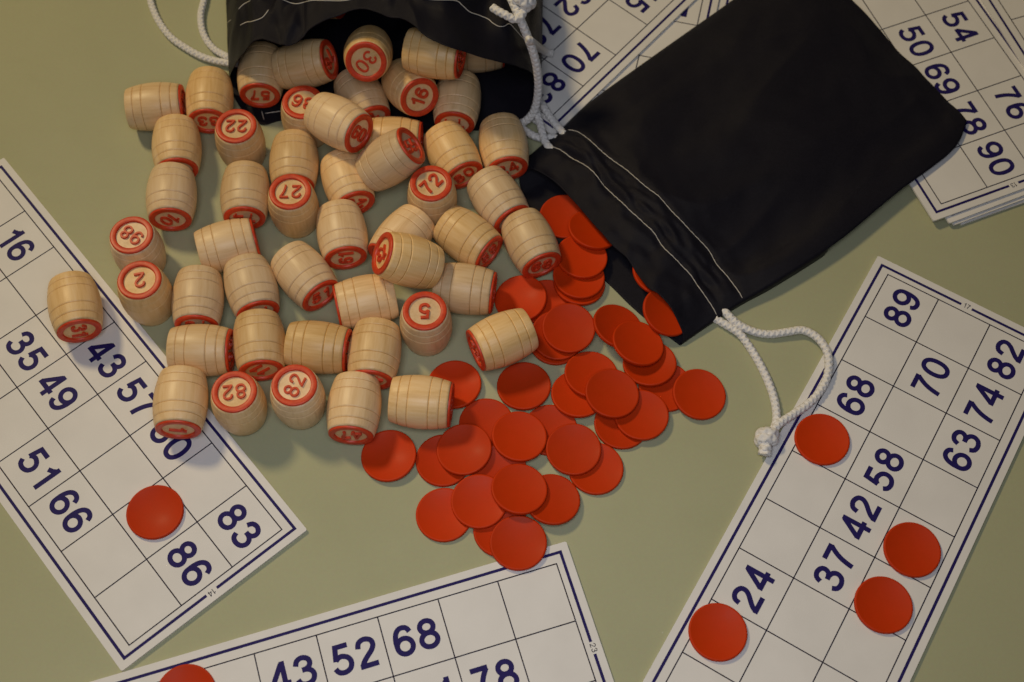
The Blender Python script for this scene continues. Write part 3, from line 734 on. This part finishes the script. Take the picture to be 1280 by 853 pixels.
def knot(root, c, ax, r, zc, fray=True, seed=1):
    """overhand knot of the cord with a melted, frayed tip"""
    rnd = random.Random(seed); ax = Vector(ax).normalized(); sd = Vector((-ax.y, ax.x, 0)); upz = Vector((0, 0, 1)); pts = []
    for k in range(26):
        a = k / 25 * 2 * math.pi * 1.9; t = k / 25
        pts.append(c + ax * ((t - 0.5) * r * 1.7) + sd * (math.cos(a) * r * 0.95) + upz * (zc + math.sin(a) * r * 0.8))
    k1 = put(tube('knot', pts, r * 0.92, M_CORD, None), root)
    tip = [c + ax * (r * 0.6) + upz * zc, c + ax * (r * 1.8) + upz * (zc + 0.0004), c + ax * (r * 2.9) + upz * zc]
    k2 = tube('frayed_tip', tip, r * 0.95, M_CORD, None)
    for v in k2.data.vertices:
        d = Vector((rnd.uniform(-1, 1), rnd.uniform(-1, 1), rnd.uniform(-.6, 1))) * 0.00022; v.co += d
    bpy.context.view_layer.update()
    k2.parent = k1; k2.matrix_parent_inverse = k1.matrix_world.inverted()
    return k1
bpy.context.view_layer.update()
knot(FLAT, at(956, 553, 0.0), at(952, 583, 0) - at(957, 548, 0), 0.0023, 0.0036, seed=3)
sa = [at(712, 172, .0055), at(706, 169, .0062), at(699, 161, .0062), at(691, 151, .006), at(684, 141, .0055), at(678, 131, .0052), at(672, 122, .005)]
sb = [at(706, 183, .0050), at(700, 176, .0055), at(690, 172, .0048), at(678, 173, .0042), at(667, 170, .0036), at(657, 164, .0032), at(648, 157, .003)]
sc_ = [at(692, 190, .0060), at(683, 180, .0066), at(679, 170, .0072), at(676, 158, .0076), at(672, 144, .007), at(668, 133, .0055)]
for p in (sa, sb, sc_): put(tube('drawstring', p, CR, M_CORD, None), FLAT)

# --- the upright bag of barrels
BIG = empty('drawstring_bag', at(480, 60, 0)); tag(BIG, 'gathered black drawstring bag at top lying on its side with barrels spilling out', 'bag', 'black drawstring bags')
loop = [(287, 104, 2), (293, 122, 1.0), (305, 141, 0.6), (318, 152, 0.6), (332, 156, 0.6), (356, 151, 0.6), (400, 160, 0.6), (450, 166, 0.6), (500, 168, 0.6), (550, 166, 0.6), (600, 163, 0.6), (640, 158, 0.8), (662, 152, 1.2),
        (672, 140, 4), (676, 122, 9), (673, 106, 16), (664, 92, 26), (648, 83, 34), (622, 75, 42), (590, 66, 49), (560, 58, 55.5), (530, 42, 57), (508, 25, 56), (487, 22, 55), (468, 15, 54), (450, 12, 53), (432, 19, 51),
        (411, 25, 49), (388, 35, 46), (376, 49, 43), (358, 57, 43), (344, 53, 42), (326, 49, 40), (311, 57, 36), (300, 72, 28), (290, 89, 15)]
NL = 220
mouth = [at(x, y, z * 0.001) for x, y, z in catmull(loop, NL, True)]
cx = sum(p.x for p in mouth) / NL
def card_floor(x, y):
    """height the cloth must clear: it lies on the top middle cards at its right side"""
    dx, dy = x - 0.012854, y - 0.325170
    u = dx * math.cos(-2.260383) + dy * math.sin(-2.260383); v = -dx * math.sin(-2.260383) + dy * math.cos(-2.260383)
    d = max(u - MX, v - MY, -3 * CH - MY - v)            # > 0 outside the card
    f = max(0.0, min(1.0, 1 - d / 0.012)); f = f * f * (3 - 2 * f)
    return 0.00055 + 0.0036 * f
rowsB = []
steps = [0, 0.06, 0.12, 0.18, 0.25, 0.34, 0.45, 0.6, 0.8, 1.0, 1.25, 1.5, 1.75, 2.0]
def bigrow(f):
    """f: 0 at the mouth, 1 at the frame edge, 2 at the closed end"""
    out = []
    for p in mouth:
        if f <= 1:
            y1 = 0.392 + (p.z) * 0.15; g = f
            q = Vector((p.x, p.y + (y1 - p.y) * g, p.z))
            side = (p.x - cx) / 0.065
            q.x = cx + (p.x - cx) * (1 + 0.06 * g) - 0.004 * g
            if p.z > 0.005: q.z = p.z * (1 - 0.10 * g) + 0.0035 * math.sin(g * math.pi)
        else:
            g = f - 1; y1 = 0.392 + p.z * 0.15
            q = Vector((cx + (p.x - cx) * (1.06 - 0.12 * g) - 0.004, y1 + (0.50 - y1) * g, max(0.0008, p.z * 0.9 * (1 - g) + 0.0035 * g * (p.z > 0.005))))
        q.z = max(q.z, card_floor(q.x, q.y))
        out.append(q)
    return out
fs = catmull([(s,) for s in steps], 90)
for (f,) in fs:
    r = bigrow(f); rr_ = []
    for i, q in enumerate(r):
        th = i / NL; amp = min(1, max(0, (q.z - 0.003) / 0.01))
        wr = 0.0060 * (0.20 - abs(noise.noise(Vector((math.cos(th * 6.28) * 3.4 + 5, math.sin(th * 6.28) * 3.4, f * 2.6))))) + 0.0026 * noise.noise(Vector((math.cos(th * 6.28) * 2.6, math.sin(th * 6.28) * 2.6, f * 3.2))) + 0.0020 * noise.noise(Vector((math.cos(th * 6.28) * 7, math.sin(th * 6.28) * 7, f * 6)))
        gath = 0.0016 * math.exp(-((f - 0.42) / 0.25) ** 2) * math.sin(th * 2 * math.pi * 17 + 2.5 * noise.noise(Vector((th * 9, f * 2, 0))))
        grow = min(1, f * 5)
        rr_.append(Vector((q.x, q.y, max(card_floor(q.x, q.y), q.z + amp * (wr + gath) * (0.35 + 0.65 * grow)))))
    rowsB.append(rr_ + [rr_[0]])
V, F, m = grid_surface(rowsB, None)
me = mesh('cloth', V, F); add_uv(me, m, len(rowsB), 1.2, 0.8)
bm = bmesh.new(); bm.from_mesh(me); bmesh.ops.remove_doubles(bm, verts=bm.verts, dist=0.00001); bmesh.ops.recalc_face_normals(bm, faces=bm.faces)
bvh = BVHTree.FromBMesh(bm); bm.to_mesh(me); bm.free()
clothB = put(link('cloth', me, M_CLOTH), BIG); solidify(clothB, 0.0003)
def on_cloth(pl, n, lift=0.00028):
    out = []
    for x, y in catmull(pl, n):
        d = (fw + rt * ((x - 640) / FPX) - upv * ((y - 426.5) / FPX)).normalized()
        hit = bvh.ray_cast(Vector((0, 0, CAM_H)), d)
        if hit[0] is not None: out.append(hit[0] - d * (lift + 0.00015))
    return out
for pl in ([(279, 33), (284, 29), (289, 25)], [(298, 12), (304, 6), (313, 1)], [(300, 32), (308, 28), (315, 27), (328, 22), (336, 12)], [(340, -8), (354, 0), (370, 5), (389, 1), (406, 1), (430, 1), (450, -3)],
           [(525, -2), (542, 0), (569, 1), (578, 7), (587, 15), (598, 19), (610, 24), (616, 29), (623, 33), (630, 33), (637, 30), (644, 37), (651, 45), (660, 55)],
           [(327, 139), (330, 150)], [(331, 142), (345, 140), (352, 139)]):
    pts = on_cloth(pl, 16 * len(pl))
    if len(pts) > 4: put(tube('stitching', pts, 0.00018, M_THREAD, None, False, step=0.0004, sides=6), BIG)
# cords of this bag: left loop, right strand with the knot on top
oc = [at(300, 80, .004), at(286, 79, .0026), at(268, 76, .0018), at(250, 70, .0016), at(232, 60, .0016), at(215, 48, .0016), at(203, 34, .0016), at(194, 18, .0016), at(188, 0, .0016), at(186, -22, .0016), at(194, -50, .0016), at(216, -66, .0016)]
ic = [at(300, 76, .0055), at(287, 72, .004), at(276, 67, .0026), at(266, 60, .0018), at(257, 48, .0016), at(252, 34, .0016), at(251, 18, .0016), at(255, 0, .0016), at(258, -22, .0016), at(250, -50, .0016), at(232, -64, .0016), at(216, -66, .0016)]
put(tube('drawstring', oc, CR * 0.95, M_CORD, None), BIG); put(tube('drawstring', ic, CR * 0.95, M_CORD, None), BIG)
rs = [at(634, -16, .052), at(638, -4, .052), at(645, 12, .051), at(652, 28, .049), at(659, 45, .044), at(666, 64, .038), at(671, 84, .031), at(673, 104, .023), at(672, 122, .016), at(668, 138, .010), at(661, 148, .006), at(652, 154, .0035), at(643, 157, .0022)]
put(tube('drawstring', rs, CR * 1.08, M_CORD, None), BIG)
rs2 = [at(616, 10, .0500), at(624, 15, .0510), at(634, 20, .0512), at(642, 24, .0505), at(650, 22, .0508), at(655, 12, .0515), at(656, 2, .0520)]
put(tube('drawstring', rs2, CR * 1.05, M_CORD, None), BIG)
rs3 = [at(661, 50, .0455), at(665, 53, .040), at(670, 57, .029), at(675, 61, .017), at(680, 64, .009), at(685, 66, .0062), at(690, 67, .0054)]
put(tube('drawstring', rs3, CR * 1.05, M_CORD, None), BIG)
bpy.context.view_layer.update()
knot(BIG, at(655, 4, 0.0515), Vector((0.7, 0.7, 0)), 0.0024, 0.0012, seed=5)
